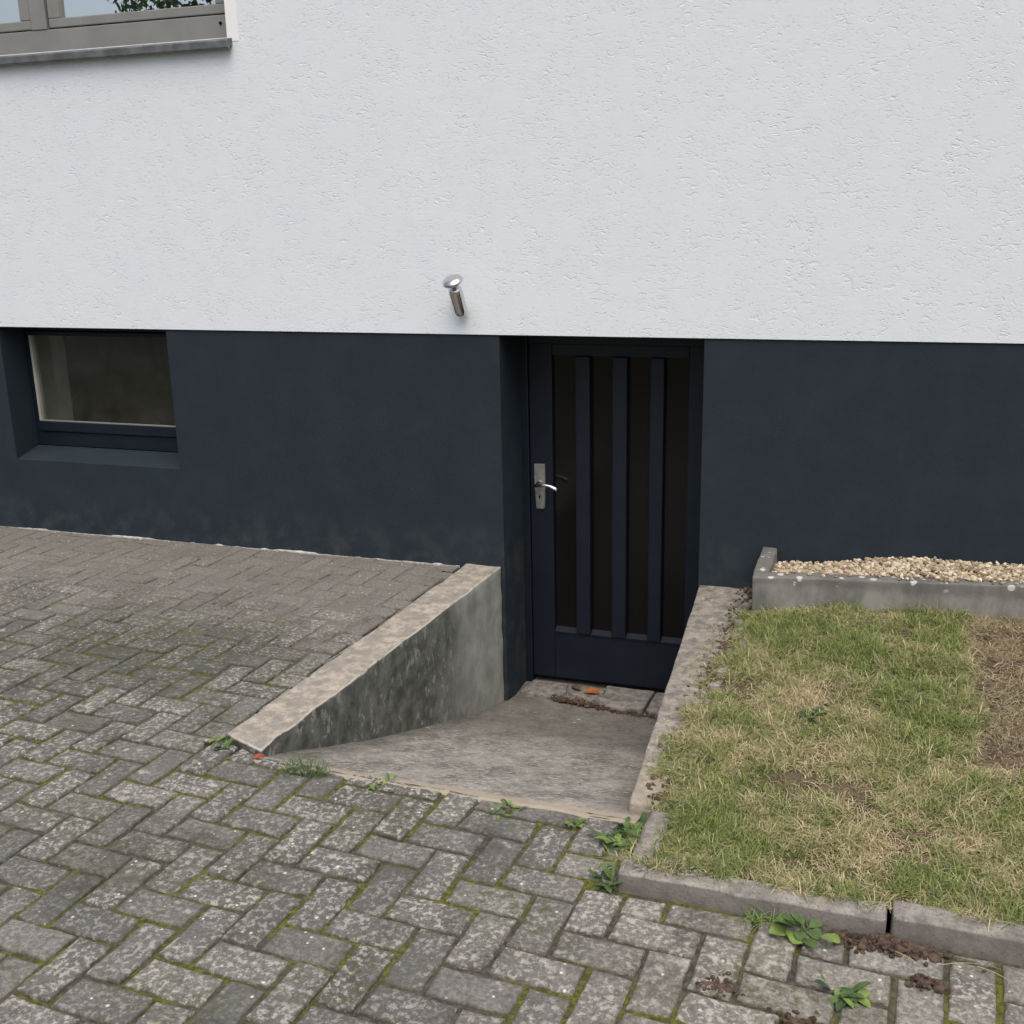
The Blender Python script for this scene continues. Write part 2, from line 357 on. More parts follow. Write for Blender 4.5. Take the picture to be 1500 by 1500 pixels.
def quad(bm, *p): bm.faces.new([bm.verts.new(q) for q in p])
WX0, WX1, WTOP = -7.6, 4.2, 5.6
UW = (-4.95, -2.887, 2.39, 3.75)
bm = wall_grid([WX0, UW[0], UW[1], WX1], [ZL, UW[2], UW[3], WTOP], -.008, [UW])
for x in (UW[0], UW[1]): quad(bm, (x, -.008, UW[2]), (x, .19, UW[2]), (x, .19, UW[3]), (x, -.008, UW[3]))
for z in (UW[2], UW[3]): quad(bm, (UW[0], -.008, z), (UW[1], -.008, z), (UW[1], .19, z), (UW[0], .19, z))
quad(bm, (WX0, -.008, ZL), (WX1, -.008, ZL), (WX1, .02, ZL), (WX0, .02, ZL))
for x in (WX0, WX1): quad(bm, (x, -.008, ZL), (x, .5, ZL), (x, .5, WTOP), (x, -.008, WTOP))
quad(bm, (WX0, -.008, WTOP), (WX1, -.008, WTOP), (WX1, .5, WTOP), (WX0, .5, WTOP))
me_w = bm
bmesh.ops.remove_doubles(bm, verts=bm.verts, dist=1e-5)
me = bpy.data.meshes.new('rendered_wall'); bm.to_mesh(me); bm.free(); me.materials.append(WHITE)
hp(link(bpy.data.objects.new('rendered_wall', me)))
# plinth
CW = (-4.40, -3.375, .387, 1.088); DW = (-1.64, -.733, -.72, 1.088)
bm = wall_grid([WX0, CW[0], CW[1], DW[0], DW[1], WX1], [-.9, -.72, .387, 1.088, ZL-.001], 0, [CW, DW])
# the grid lines do not isolate the two holes from each other in z, so fill what belongs to neither
q_ = .19
for x, s in ((CW[0], .0), (CW[1], .0)):
    quad(bm, (x, 0, CW[2]), (x, q_, CW[2]+.05), (x, q_, CW[3]), (x, 0, CW[3]))
quad(bm, (CW[0], 0, CW[2]), (CW[1], 0, CW[2]), (CW[1], .17, .43), (CW[0], .17, .43))
quad(bm, (CW[0], 0, CW[3]), (CW[1], 0, CW[3]), (CW[1], q_, CW[3]), (CW[0], q_, CW[3]))
for x in DW[:2]: quad(bm, (x, 0, DW[2]), (x, .4, DW[2]), (x, .4, DW[3]), (x, 0, DW[3]))
quad(bm, (DW[0], 0, DW[3]), (DW[1], 0, DW[3]), (DW[1], .4, DW[3]), (DW[0], .4, DW[3]))
for x in (WX0, WX1): quad(bm, (x, 0, -.9), (x, .5, -.9), (x, .5, ZL), (x, 0, ZL))
bmesh.ops.remove_doubles(bm, verts=bm.verts, dist=1e-5)
me = bpy.data.meshes.new('plinth'); bm.to_mesh(me); bm.free(); me.materials.append(PLINTH)
hp(link(bpy.data.objects.new('plinth', me)))
# dark rooms behind the openings
def room(name, x0, x1, y0, y1, z0, z1, open_front=True):
    vs = [(x, y, z) for z in (z0, z1) for x, y in ((x0, y0), (x1, y0), (x1, y1), (x0, y1))]
    hp(mobj(name, vs, [(0,1,2,3), (4,7,6,5), (1,5,6,2), (2,6,7,3), (3,7,4,0)], DARKROOM))
room('cellar_room', -5.4, -2.4, .47, 2.6, -.9, 1.9)
room('door_passage', DW[0]-.4, DW[1]+.4, .395, 2.2, -.9, 1.9)
room('upper_room', -5.6, -2.3, .26, 2.8, 1.95, 4.4)
# cellar reveal inside the glass (pale plaster)
bm = bmesh.new(); a, b, y0, y1 = CW[0], CW[1], .205, .472
for x in (a, b): quad(bm, (x, y0, .43), (x, y1, .43), (x, y1, CW[3]), (x, y0, CW[3]))
quad(bm, (a, y0, .43), (b, y0, .43), (b, y1, .43), (a, y1, .43)); quad(bm, (a, y0, CW[3]), (b, y0, CW[3]), (b, y1, CW[3]), (a, y1, CW[3]))
hp(bmobj('inner_reveal', bm, INTER))
bm = bmesh.new()
for (x0, x1, z0, z1) in ((-5.4, a, -.9, 1.9), (b, -2.4, -.9, 1.9), (a, b, -.9, .43), (a, b, CW[3], 1.9)):
    quad(bm, (x0, .474, z0), (x1, .474, z0), (x1, .474, z1), (x0, .474, z1))
hp(bmobj('inner_wall', bm, DARKROOM))
bm = bmesh.new()
for (x0, x1, z0, z1) in ((-5.6, UW[0], 1.95, 4.4), (UW[1], -2.3, 1.95, 4.4), (UW[0], UW[1], 1.95, UW[2]), (UW[0], UW[1], UW[3], 4.4)):
    quad(bm, (x0, .262, z0), (x1, .262, z0), (x1, .262, z1), (x0, .262, z1))
hp(bmobj('inner_wall', bm, DARKROOM))
# smooth white band beside / around the upper window
sb = []
bx = .058
for (x0, x1, z0, z1) in ((UW[1]+.001, UW[1]+bx, UW[2]-.018, UW[3]+bx), (UW[0]-bx, UW[0]-.001, UW[2]-.018, UW[3]+bx), (UW[0], UW[1], UW[3]+.001, UW[3]+bx-.001)):
    sb.append((x0, x1, -.0095, .01, z0, z1))
hp(boxes('window_surround', sb, SMOOTHWHITE, bev=.0008))

# upper window
fy = .12
win = hp(boxes('window', [(UW[0], UW[1], fy-.004, fy+.06, 2.402, 2.508), (UW[0], UW[1], fy, fy+.06, 3.68, 3.75),
    (-4.046, -3.955, fy-.008, fy+.05, 2.509, 3.679), (UW[0], -4.89, fy, fy+.06, 2.509, 3.679), (-2.945, UW[1], fy, fy+.06, 2.509, 3.679)], GREYFRAME, bev=.004))
def wchild(o): o.parent = win; o.matrix_parent_inverse = house_inv.inverted() if False else win.matrix_world.inverted(); return o
bpy.context.view_layer.update()
def sub(o, par):
    o.parent = par; o.matrix_parent_inverse = Matrix.Identity(4)
    return o
# parts below the house keep identity transforms of their own, so sub-parts can share world coordinates
for xa, xb in ((-3.947, -2.953), (-4.882, -4.054)):
    w = .062
    sub(boxes('sash', [(xa, xb, fy+.002, fy+.055, 2.5145, 2.556), (xa, xb, fy+.002, fy+.055, 3.62, 3.674), (xa, xa+w, fy+.002, fy+.055, 2.5565, 3.6195), (xb-w, xb, fy+.002, fy+.055, 2.5565, 3.6195)], GREYFRAME, bev=.005), win)
    sub(boxes('pane', [(xa+w-.005, xb-w+.005, fy+.028, fy+.034, 2.55, 3.625)], COATED, bev=0), win)
def sill_mesh():
    pr = [(.125, 2.405), (.10, 2.405), (-.004, 2.388), (-.045, 2.378), (-.052, 2.372), (-.052, 2.345), (-.046, 2.340), (-.03, 2.338), (-.028, 2.352), (.125, 2.36)]
    xs = np.linspace(-5.0, -2.862, 30); vs = []; fs = []; n = len(pr)
    for x in xs:
        for y, z in pr: vs.append((x, y, z + .0015*nz3(x, y, z, 14)))
    for i in range(len(xs)-1):
        for j in range(n): fs.append((i*n+j, i*n+(j+1) % n, (i+1)*n+(j+1) % n, (i+1)*n+j))
    fs.append(tuple(range(n))); fs.append(tuple((len(xs)-1)*n+j for j in reversed(range(n)))); return vs, fs
vs, fs = sill_mesh()
sub(mobj('window_sill', vs, fs, SILLM), win)
bm = bmesh.new(); lathe(bm, [(.007, 0), (.007, .004)], (-2.99, fy-.006, 2.472), (0, -1, 0), 10); sub(bmobj('drain_cap', bm, BLACK), win)

# basement window
cy = .17
cw = hp(boxes('basement_window', [(CW[0]+.002, CW[1]-.002, cy, cy+.05, .432, .508), (CW[0]+.002, CW[1]-.002, cy, cy+.05, 1.055, 1.086),
    (CW[0]+.002, CW[0]+.034, cy, cy+.05, .509, 1.054), (CW[1]-.034, CW[1]-.002, cy, cy+.05, .509, 1.054)], NAVY, bev=.004))
sub(boxes('sash', [(CW[0]+.037, CW[1]-.037, cy-.012, cy+.034, .513, .566), (CW[0]+.037, CW[1]-.037, cy-.008, cy+.034, 1.03, 1.052)], NAVY, bev=.004), cw)
sub(boxes('sash_stile', [(CW[0]+.037, CW[0]+.052, cy-.008, cy+.034, .5665, 1.0295)], INTER, bev=.003), cw)
sub(boxes('sash_stile', [(CW[1]-.052, CW[1]-.037, cy-.008, cy+.034, .5665, 1.0295)], NAVY, bev=.003), cw)
sub(boxes('glazing_bead', [(CW[0]+.053, CW[1]-.053, cy-.006, cy+.006, .5665, .573)], GREYFRAME, bev=.001), cw)
sub(boxes('pane', [(CW[0]+.05, CW[1]-.05, cy+.010, cy+.015, .56, 1.035)], CLEAR, bev=0), cw)

# basement door
dy = .30
DZ0, DZ1 = -.655, 1.02
hp(boxes('door_frame', [(DW[0]-.02, -1.605, dy-.01, dy+.09, -.69, 1.087), (-.768, DW[1]+.02, dy-.01, dy+.09, -.69, 1.087), (-1.6045, -.7685, dy-.01, dy+.09, 1.0205, 1.087)], NAVY, bev=.004))
door = hp(boxes('door', [(-1.602, -1.489, dy, dy+.05, DZ0, DZ1), (-.845, -.771, dy, dy+.05, DZ0, DZ1), (-1.4885, -.8455, dy+.001, dy+.05, DZ0, -.405), (-1.4885, -.8455, dy+.001, dy+.05, .965, DZ1)], NAVY, bev=.004))
panes = [(-1.487, -1.374), (-1.302, -1.197), (-1.126, -1.020), (-.955, -.847)]
for xa, xb in panes: sub(boxes('pane', [(xa-.012, xb+.012, dy+.026, dy+.031, -.41, .97)], OBSCURE, bev=0), door)
for xa, xb in panes:
    vs = [(xa+.001, dy-.004, -.412), (xb-.001, dy-.004, -.412), (xb-.001, dy-.004, -.404), (xa+.001, dy-.004, -.404), (xa+.001, dy+.025, -.404), (xb-.001, dy+.025, -.404), (xb-.001, dy+.025, -.386), (xa+.001, dy+.025, -.386)]
    sub(mobj('glazing_ledge', vs, [(0,1,2,3), (3,2,6,7), (0,3,7,4), (1,5,6,2), (4,7,6,5), (0,4,5,1)], GREYFRAME if False else NAVY), door)
for (a, b), (c_, d_) in zip(panes, panes[1:]): sub(boxes('mullion', [(b+.001, c_-.001, dy-.014, dy+.024, -.403, .964)], NAVY, bev=.005), door)
bm = bmesh.new()
pv = [(-1.5805, .445), (-1.527, .447), (-1.5255, .36), (-1.530, .232), (-1.536, .224), (-1.568, .223), (-1.573, .231), (-1.579, .36)]
a = [bm.verts.new((x, dy-.001, z)) for x, z in pv]; b = [bm.verts.new((x, dy-.011, z)) for x, z in pv]
bm.faces.new(a); bm.faces.new(b[::-1])
for i in range(len(pv)): bm.faces.new((a[i], a[(i+1) % 8], b[(i+1) % 8], b[i]))
bmesh.ops.bevel(bm, geom=[e for e in bm.edges if all(v.co.y < dy-.01 for v in e.verts)], offset=.004, segments=2, affect='EDGES')
sub(bmobj('handle_plate', bm, ALU, smooth=False), door)
bm = bmesh.new(); lathe(bm, [(.014, 0), (.013, .012), (.009, .014), (.009, .045)], (-1.553, dy-.011, .352), (0, -1, 0), 16)
tube(bm, [(-1.560, dy-.055, .349), (-1.545, dy-.058, .354), (-1.515, dy-.060, .357), (-1.485, dy-.062, .352), (-1.460, dy-.064, .342), (-1.448, dy-.064, .336)], [.009, .010, .009, .009, .0105, .009], 12)
sub(bmobj('lever', bm, CHROME, smooth=True), door)
bm = bmesh.new(); lathe(bm, [(.005, 0), (.005, .002)], (-1.5535, dy-.0108, .287), (0, -1, 0), 12)
add_box(bm, -1.5555, -1.5515, dy-.0128, dy-.0108, .272, .287); sub(bmobj('keyhole', bm, BLACK), door)

# pale mortar smear where the paving meets the plinth
vs = []; fs = []
xs_ = np.arange(-7.0, -1.86, .016)
for i, xx in enumerate(xs_):
    a_ = max(0., .18+1.2*nz3(xx, 0, 0, 3.1)+.9*nz3(xx, 0, 0, 19)); w = .0005+.011*a_*random.uniform(.6, 1.2); h_ = -.004+.008*min(1, a_*2)*.8+.003*a_*random.uniform(.6, 1.2)
    vs += [(xx, -.001, -.01), (xx, -.0015, .001+h_), (xx, -w-.002, .0005+h_*.3), (xx, -w-.003, -.01)]
    if i: q = i*4; fs += [(q-3, q-2, q+2, q+1), (q-2, q-1, q+3, q+2), (q-4, q-3, q+1, q)]
hp(mobj('mortar_smear', vs, fs, MORTAR))

# ------------------------------------------------------------------ wall lamp
A = Vector((-1.800, -.040, 1.192)); B = Vector((-1.796, -.118, 1.302)); ax = (B-A).normalized(); Ln = (B-A).length
lamp = empty('wall_lamp', (-1.80, 0, 1.24), label='stainless steel wall lamp with round cap on the white render above the basement door', cat='wall lamp')
li = Matrix.Translation((1.80, 0, -1.24))
def lp(o): o.parent = lamp; o.matrix_parent_inverse = li; return o
bm = bmesh.new(); lathe(bm, [(.020, -.006), (.027, -.002), (.030, .005), (.031, .02), (.031, Ln-.02), (.029, Ln-.006), (.020, Ln+.004), (.012, Ln+.006)], A, ax, 32); lp(bmobj('lamp_body', bm, STEEL, smooth=True))
bm = bmesh.new(); lathe(bm, [(.012, 0), (.011, .03)], B + ax*.003, ax, 20); lp(bmobj('neck', bm, STEEL, smooth=True))
capx = (Vector((-.10, -.50, .86))).normalized()
bm = bmesh.new(); lathe(bm, [(.012, -.008), (.040, -.004), (.046, .002), (.046, .006), (.040, .014), (.026, .020), (.010, .023), (.001, .0235)], B + ax*.034, capx, 36); lp(bmobj('cap', bm, STEEL, smooth=True))
bm = bmesh.new(); lathe(bm, [(.030, 0), (.030, .006), (.026, .010)], (-1.828, -.0085, 1.238), (0, -1, 0), 28); lathe(bm, [(.012, 0), (.012, .058)], (-1.828, -.012, 1.238), (.45, -1, .05), 16); lp(bmobj('mounting_plate', bm, STEEL, smooth=False))

# ------------------------------------------------------------------ ramp and retaining walls
LWI = [(-1.657, .0), (-1.785, -1.925)]; LWO = [(-1.831, .0), (-1.950, -1.862)]
RWI = [(-.728, .0), (-.614, -1.905)]; RWO = [(-.464, .0), (-.488, -1.895)]
def lerp(a, b, t): return (a[0]+(b[0]-a[0])*t, a[1]+(b[1]-a[1])*t)
def rz(y):
    pts = [(-1.975, .004), (-1.90, -.02), (-1.18, -.300), (-.30, -.600), (.0, -.668), (.12, -.690), (.45, -.692)]
    for (a, za), (b, zb) in zip(pts, pts[1:]):
        if y <= b: return za + (zb-za)*max(0, (y-a))/(b-a)
    return pts[-1][1]
ys = np.linspace(-1.975, .42, 86); NX = 44; vs = []; fs = []
for i, y in enumerate(ys):
    t = min(1, -y/1.925) if y < 0 else 0
    xl = LWI[0][0] + (LWI[1][0]-LWI[0][0])*t - .04; xr = RWI[0][0] + (RWI[1][0]-RWI[0][0])*t + .04
    if y > .004: xl, xr = DW[0]-.03, DW[1]+.03
    if y < -1.90: xl += .0; 
    for j in range(NX+1):
        x = xl + (xr-xl)*j/NX
        yy = y + (.012*nz3(x, 0, 3, 8) - .022*(j/NX) if i < 3 else 0)
        vs.append((x, yy, rz(y) + .004*nz3(x, y, 1, 5) + .0025*nz3(x, y, 4, 19)))
for i in range(len(ys)-1):
    for j in range(NX): q = i*(NX+1)+j; fs.append((q, q+1, q+NX+2, q+NX+1))
b0 = len(vs)
for j in range(NX+1): p = vs[j]; vs.append((p[0], p[1]+.002, -.10))
for j in range(NX): fs.append((b0+j, b0+j+1, j+1, j))
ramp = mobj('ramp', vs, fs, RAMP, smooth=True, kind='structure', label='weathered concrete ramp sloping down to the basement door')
# broken screed at the threshold
frs = [([(-1.60, .285), (-1.62, .13), (-1.43, .10), (-1.40, .19), (-1.42, .285)], -.672), ([(-1.40, .285), (-1.385, .185), (-1.26, .13), (-1.215, .20), (-1.23, .285)], -.676),
       ([(-1.22, .285), (-1.20, .19), (-1.245, .09), (-1.10, .03), (-.985, .055), (-.98, .285)], -.655), ([(-.97, .285), (-.975, .06), (-.82, .02), (-.76, .06), (-.76, .285)], -.662)]
for pl, zt in frs:
    sub(prism('broken_screed', pl, -.72, lambda x, y, zt=zt: zt + .05*(y-.2)*-.4, FRAG, None, .006, .045, .005), ramp)
bm = bmesh.new()
NL = 30
for i in range(NL+1): pass
bm.free()
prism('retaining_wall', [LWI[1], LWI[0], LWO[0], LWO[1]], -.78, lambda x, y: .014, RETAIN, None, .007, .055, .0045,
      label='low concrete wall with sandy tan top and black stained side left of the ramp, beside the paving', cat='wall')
prism('retaining_wall', [RWI[0], RWI[1], RWO[1], RWO[0]], -.78, lambda x, y: .010, GREYTOP, None, .007, .055, .004,
      label='low grey concrete wall between the ramp and the lawn, grass creeping over its top', cat='wall')

# ------------------------------------------------------------------ herringbone paving
LAT, LA = .1055, R(-3.6); PH = (.4148, .0671)
e1 = (math.cos(LA), math.sin(LA)); e2 = (-math.sin(LA), math.cos(LA))
def lat2w(u, v): u = (u+PH[0])*LAT; v = (v+PH[1])*LAT; return (u*e1[0]+v*e2[0], u*e1[1]+v*e2[1])
OB_R = [(-1.955, -1.868), (-1.787, -1.945), (-.62, -1.985), (-.50, -1.96), (-.50, .2), (-1.838, .2)]      # ramp with its walls (counter-clockwise)
OB_L = [(-.555, .2), (-.555, -2.318), (9, -2.318), (9, .2)]
def area(p): return .5*sum(p[i][0]*p[(i+1) % len(p)][1]-p[(i+1) % len(p)][0]*p[i][1] for i in range(len(p)))
def clip(p, a, b, keep_left):
    s = 1 if keep_left else -1; out = []
    def d(q): return s*((b[0]-a[0])*(q[1]-a[1])-(b[1]-a[1])*(q[0]-a[0]))
    for i in range(len(p)):
        q, r = p[i], p[(i+1) % len(p)]; dq, dr = d(q), d(r)
        if dq >= 0: out.append(q)
        if dq*dr < 0: t = dq/(dq-dr); out.append((q[0]+(r[0]-q[0])*t, q[1]+(r[1]-q[1])*t))
    return out
def subtract(p, ob):
    inter = p
    for i in range(len(ob)):
        inter = clip(inter, ob[i], ob[(i+1) % len(ob)], True)
        if len(inter) < 3: return p
    if abs(area(inter)) < 1e-5: return p
    best = []
    for i in range(len(ob)):
        c = clip(p, ob[i], ob[(i+1) % len(ob)], False)
        if len(c) >= 3 and (not best or abs(area(c)) > abs(area(best))): best = c
    return best if len(best) >= 3 and abs(area(best)) > .0012 else None
OB_L = OB_L if area(OB_L) > 0 else OB_L[::-1]
OB_R = OB_R if area(OB_R) > 0 else OB_R[::-1]
def paver_mesh(poly, seed):
    """worn paver: perimeter points jittered, chamfered top; local coordinates round the centre"""
    rr = random.Random(seed); cx = sum(p[0] for p in poly)/len(poly); cy_ = sum(p[1] for p in poly)/len(poly)
    per = []
    for i in range(len(poly)):
        a, b = poly[i], poly[(i+1) % len(poly)]; L_ = math.hypot(b[0]-a[0], b[1]-a[1]); n = max(1, int(round(L_/.05)))
        for j in range(n):
            x, y = lerp(a, b, j/n)
            if j == 0: x += (cx-x)*.025*rr.random()*2; y += (cy_-y)*.025*rr.random()*2
            nx, ny = (b[1]-a[1])/max(L_, 1e-6), -(b[0]-a[0])/max(L_, 1e-6); k_ = rr.uniform(-.003, .0015)
            per.append((x+nx*k_-cx, y+ny*k_-cy_))
    n = len(per); vs = []; ed = []
    def ring(ins, z, e):
        for x, y in per:
            d = math.hypot(x, y) or 1; f = max(.2, (d-ins)/d); vs.append((x*f, y*f, z + rr.uniform(-.0006, .0006))); ed.append(e)
    ring(0, -.06, 1); ring(0, -.006, 1); ring(.0025, -.002, .7); ring(.008, 0, .2); ring(.022, .0005, 0)
    fs = [tuple(range(4*n, 5*n))]
    for r_ in range(4):
        for i in range(n): fs.append((r_*n+i, r_*n+(i+1) % n, (r_+1)*n+(i+1) % n, (r_+1)*n+i))
    return vs, fs, ed, (cx, cy_)
bricks = []
g = .0040/LAT
for i in range(-62, 22):
    for j in range(-46, 4):
        k_ = (i-j) % 4
        if k_ == 0: c = [(i+g, j+g), (i+2-g, j+g), (i+2-g, j+1-g), (i+g, j+1-g)]
        elif k_ == 3: c = [(i+g, j+g), (i+1-g, j+g), (i+1-g, j+2-g), (i+g, j+2-g)]
        else: continue
        p = [lat2w(*q) for q in c]
        cx = sum(q[0] for q in p)/4; cy_ = sum(q[1] for q in p)/4
        if cx < -6.0 or cx > 1.9 or cy_ < -4.3 or cy_ > .1: continue
        full = True
        p2 = clip(p, (-9, -.006), (9, -.006), False)
        if len(p2) < 3 or abs(area(p2)) < .0012: continue
        for ob in (OB_R, OB_L):
            p2 = subtract(p2, ob)
            if p2 is None: break
        if p2 is None: continue
        full = abs(abs(area(p2))-abs(area(p))) < 1e-7
        # drop what is still under the lawn or the ramp
        mx_, my_ = sum(q[0] for q in p2)/len(p2), sum(q[1] for q in p2)/len(p2)
        if mx_ > -.56 and my_ > -2.31: continue
        ins = True
        for a in range(len(OB_R)):
            u, v = OB_R[a], OB_R[(a+1) % len(OB_R)]
            if (v[0]-u[0])*(my_-u[1])-(v[1]-u[1])*(mx_-u[0]) < 0: ins = False
        if ins: continue
        pr = project(mx_, my_, 0); s_ = 0
        if pr and -40 < pr[0] < 1540 and -40 < pr[1] < 1540:
            d = Vector((mx_, my_, 0))-CAM
            s_ = abs(area(p2))*(-d.z/d.length)/d.length_squared
        bricks.append((s_, p2, full, (i, j), k_ == 0))
bricks.sort(key=lambda b: -b[0])
def bump_z(x, y): return .0045*nz3(x, y, 2, 1.7) + .003*nz3(x, y, 6, 5)
# bed / joints
bx0, bx1, by0, by1, st = -4.6, 1.2, -3.4, .0, .0155
nx_, ny_ = int((bx1-bx0)/st), int((by1-by0)/st)
X, Y = np.meshgrid(bx0+np.arange(nx_+1)*st, by0+np.arange(ny_+1)*st, indexing='ij')
def vnoise(X, Y, s, seed):
    r_ = np.random.default_rng(seed); T = r_.random((256, 256)); x = X*s+1000; y = Y*s+1000
    xi = np.floor(x).astype(int); yi = np.floor(y).astype(int); fx = x-xi; fy_ = y-yi; fx = fx*fx*(3-2*fx); fy_ = fy_*fy_*(3-2*fy_)
    a = T[xi % 256, yi % 256]; b = T[(xi+1) % 256, yi % 256]; c = T[xi % 256, (yi+1) % 256]; d = T[(xi+1) % 256, (yi+1) % 256]
    return (a*(1-fx)+b*fx)*(1-fy_)+(c*(1-fx)+d*fx)*fy_
BZ = np.array([bump_z(a_, b_) for a_, b_ in zip(X.ravel(), Y.ravel())]).reshape(X.shape)
Z = BZ - .0105 + .005*vnoise(X, Y, 12, 1) + .003*vnoise(X, Y, 45, 2) + .0035*np.clip((Y+1.5)/.8, 0, 1)
ok = ~((X > -.505) & (Y > -2.26)) & ~((Y > -1.955) & (X > -1.90-.065*(Y/1.9)*-1) & (X < -.5))
idx = np.arange((nx_+1)*(ny_+1)).reshape(nx_+1, ny_+1)
keep = ok[:-1, :-1] & ok[1:, :-1] & ok[1:, 1:] & ok[:-1, 1:]
F = np.stack([idx[:-1, :-1][keep], idx[1:, :-1][keep], idx[1:, 1:][keep], idx[:-1, 1:][keep]], 1)
vs = np.stack([X.ravel(), Y.ravel(), Z.ravel()], 1).tolist(); fs = F.tolist(); b0 = len(vs)
vs += [(GX0, GY0, -.016), (bx0, GY0, -.016), (bx0, 0, -.016), (GX0, 0, -.016), (GX1, GY0, -.016), (GX1, by0, -.016), (bx0, by0, -.016), (bx1, by0, -.016), (bx1, -2.26, -.016), (GX1, -2.26, -.016)]
fs += [(b0, b0+1, b0+2, b0+3), (b0+1, b0+4, b0+5, b0+6), (b0+7, b0+5, b0+9, b0+8)]
paving = mobj('paving', vs, fs, JOINT, smooth=True, kind='structure', label='grey herringbone block paving with mossy joints')
shared = {}
def tone_attr(me, tones, edges):
    a = me.attributes.new('tone', 'FLOAT', 'POINT'); a.data.foreach_set('value', tones)
    b = me.attributes.new('edge', 'FLOAT', 'POINT'); b.data.foreach_set('value', edges)
rest_v, rest_f, rest_t, rest_e = [], [], [], []
for n, (s_, poly, full, ij, hor) in enumerate(bricks):
    rr = random.Random(ij[0]*131+ij[1]*17)
    if full:
        key = (hor, rr.randrange(10))
        if key not in shared:
            w, h_ = (2, 1) if hor else (1, 2)
            q = [(g, g), (w-g, g), (w-g, h_-g), (g, h_-g)]; q = [((u*e1[0]+v*e2[0])*LAT, (u*e1[1]+v*e2[1])*LAT) for u, v in q]
            shared[key] = [*paver_mesh(q, 1000+key[1]+50*hor), None]
        pm = shared[key]; mx_, my_ = sum(q[0] for q in poly)/4, sum(q[1] for q in poly)/4
    else:
        pm = [*paver_mesh(poly, ij[0]*7+ij[1]), None]; mx_, my_ = pm[3]
    loc = Vector((mx_ + rr.uniform(-.0022, .0022), my_ + rr.uniform(-.0022, .0022), bump_z(mx_, my_) + rr.uniform(-.0016, .0016)))
    rot = Matrix.Rotation(R(rr.gauss(0, 1.0)), 4, 'Z') @ Matrix.Rotation(R(rr.gauss(0, .55)), 4, 'X') @ Matrix.Rotation(R(rr.gauss(0, .55)), 4, 'Y')
    if n < 300:
        if full and pm[4]: me = pm[4]
        else:
            me = bpy.data.meshes.new('brick'); me.from_pydata(pm[0], [], pm[1]); me.update(); me.materials.append(PAVER)
            tone_attr(me, [.3]*len(pm[0]), pm[2]); pm[4] = me
        o = bpy.data.objects.new('brick', me); o.matrix_local = Matrix.Translation(loc) @ rot; link(o, paving)
    else:
        mt = Matrix.Translation(loc) @ rot; b0 = len(rest_v); tn = rr.uniform(-.1, .6)
        rest_v += [tuple(mt @ Vector(v)) for v in pm[0]]; rest_f += [tuple(i+b0 for i in f) for f in pm[1]]
        rest_t += [tn]*len(pm[0]); rest_e += pm[2]
me = bpy.data.meshes.new('far_bricks'); me.from_pydata(rest_v, [], rest_f); me.update(); me.materials.append(PAVER); tone_attr(me, rest_t, rest_e)
link(bpy.data.objects.new('far_bricks', me), paving, kind='stuff')

# ------------------------------------------------------------------ garden kerb
kerb = empty('garden_kerb', (-.5, -2.28, 0), label='grey concrete edging stones bordering the lawn above the paving', cat='kerb')
ki = Matrix.Translation((.5, 2.28, 0))
def kp(o): o.parent = kerb; o.matrix_parent_inverse = ki; return o
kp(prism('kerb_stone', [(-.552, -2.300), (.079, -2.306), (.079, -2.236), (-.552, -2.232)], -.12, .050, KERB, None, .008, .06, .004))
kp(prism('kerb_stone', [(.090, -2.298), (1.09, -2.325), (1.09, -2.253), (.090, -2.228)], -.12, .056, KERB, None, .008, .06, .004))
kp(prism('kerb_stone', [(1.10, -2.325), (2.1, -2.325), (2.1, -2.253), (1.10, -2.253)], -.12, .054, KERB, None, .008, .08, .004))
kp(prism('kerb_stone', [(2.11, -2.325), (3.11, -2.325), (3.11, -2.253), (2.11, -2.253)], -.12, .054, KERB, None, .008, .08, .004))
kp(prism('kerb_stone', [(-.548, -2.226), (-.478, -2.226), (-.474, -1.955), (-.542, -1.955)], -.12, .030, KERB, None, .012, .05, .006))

# ------------------------------------------------------------------ planter strip with gravel
pl = empty('planter_wall', (-.42, -.36, .04), label='low concrete border wall holding pale gravel against the plinth', cat='planter wall')
pi_ = Matrix.Translation((.42, .36, -.04))
def pp(o): o.parent = pl; o.matrix_parent_inverse = pi_; return o
def pl_y(x): return -.402 + .075*np.clip(x+.45, 0, 1.3)      # outer face of the border wall
def pl_z(x): return .205 + .022*np.clip(x+.45, 0, 1.3)
pp(prism('front_wall', [(-.458, -.402), (.85, -.3045), (3.6, -.3045), (3.6, -.2345), (.85, -.2345), (-.458, -.332)], -.15, lambda x, y: float(pl_z(x)), PLANTER, None, .007, .07, .004))
pp(prism('end_wall', [(-.460, -.331), (-.398, -.327), (-.398, -.002), (-.460, -.002)], -.15, .207, PLANTER, None, .007, .05, .004))
ico = bmesh.new(); bmesh.ops.create_icosphere(ico, subdivisions=1, radius=1); ico.verts.ensure_lookup_table()
iv = np.array([v.co[:] for v in ico.verts]); ifc = np.array([[v.index for v in f.verts] for f in ico.faces]); ico.free()
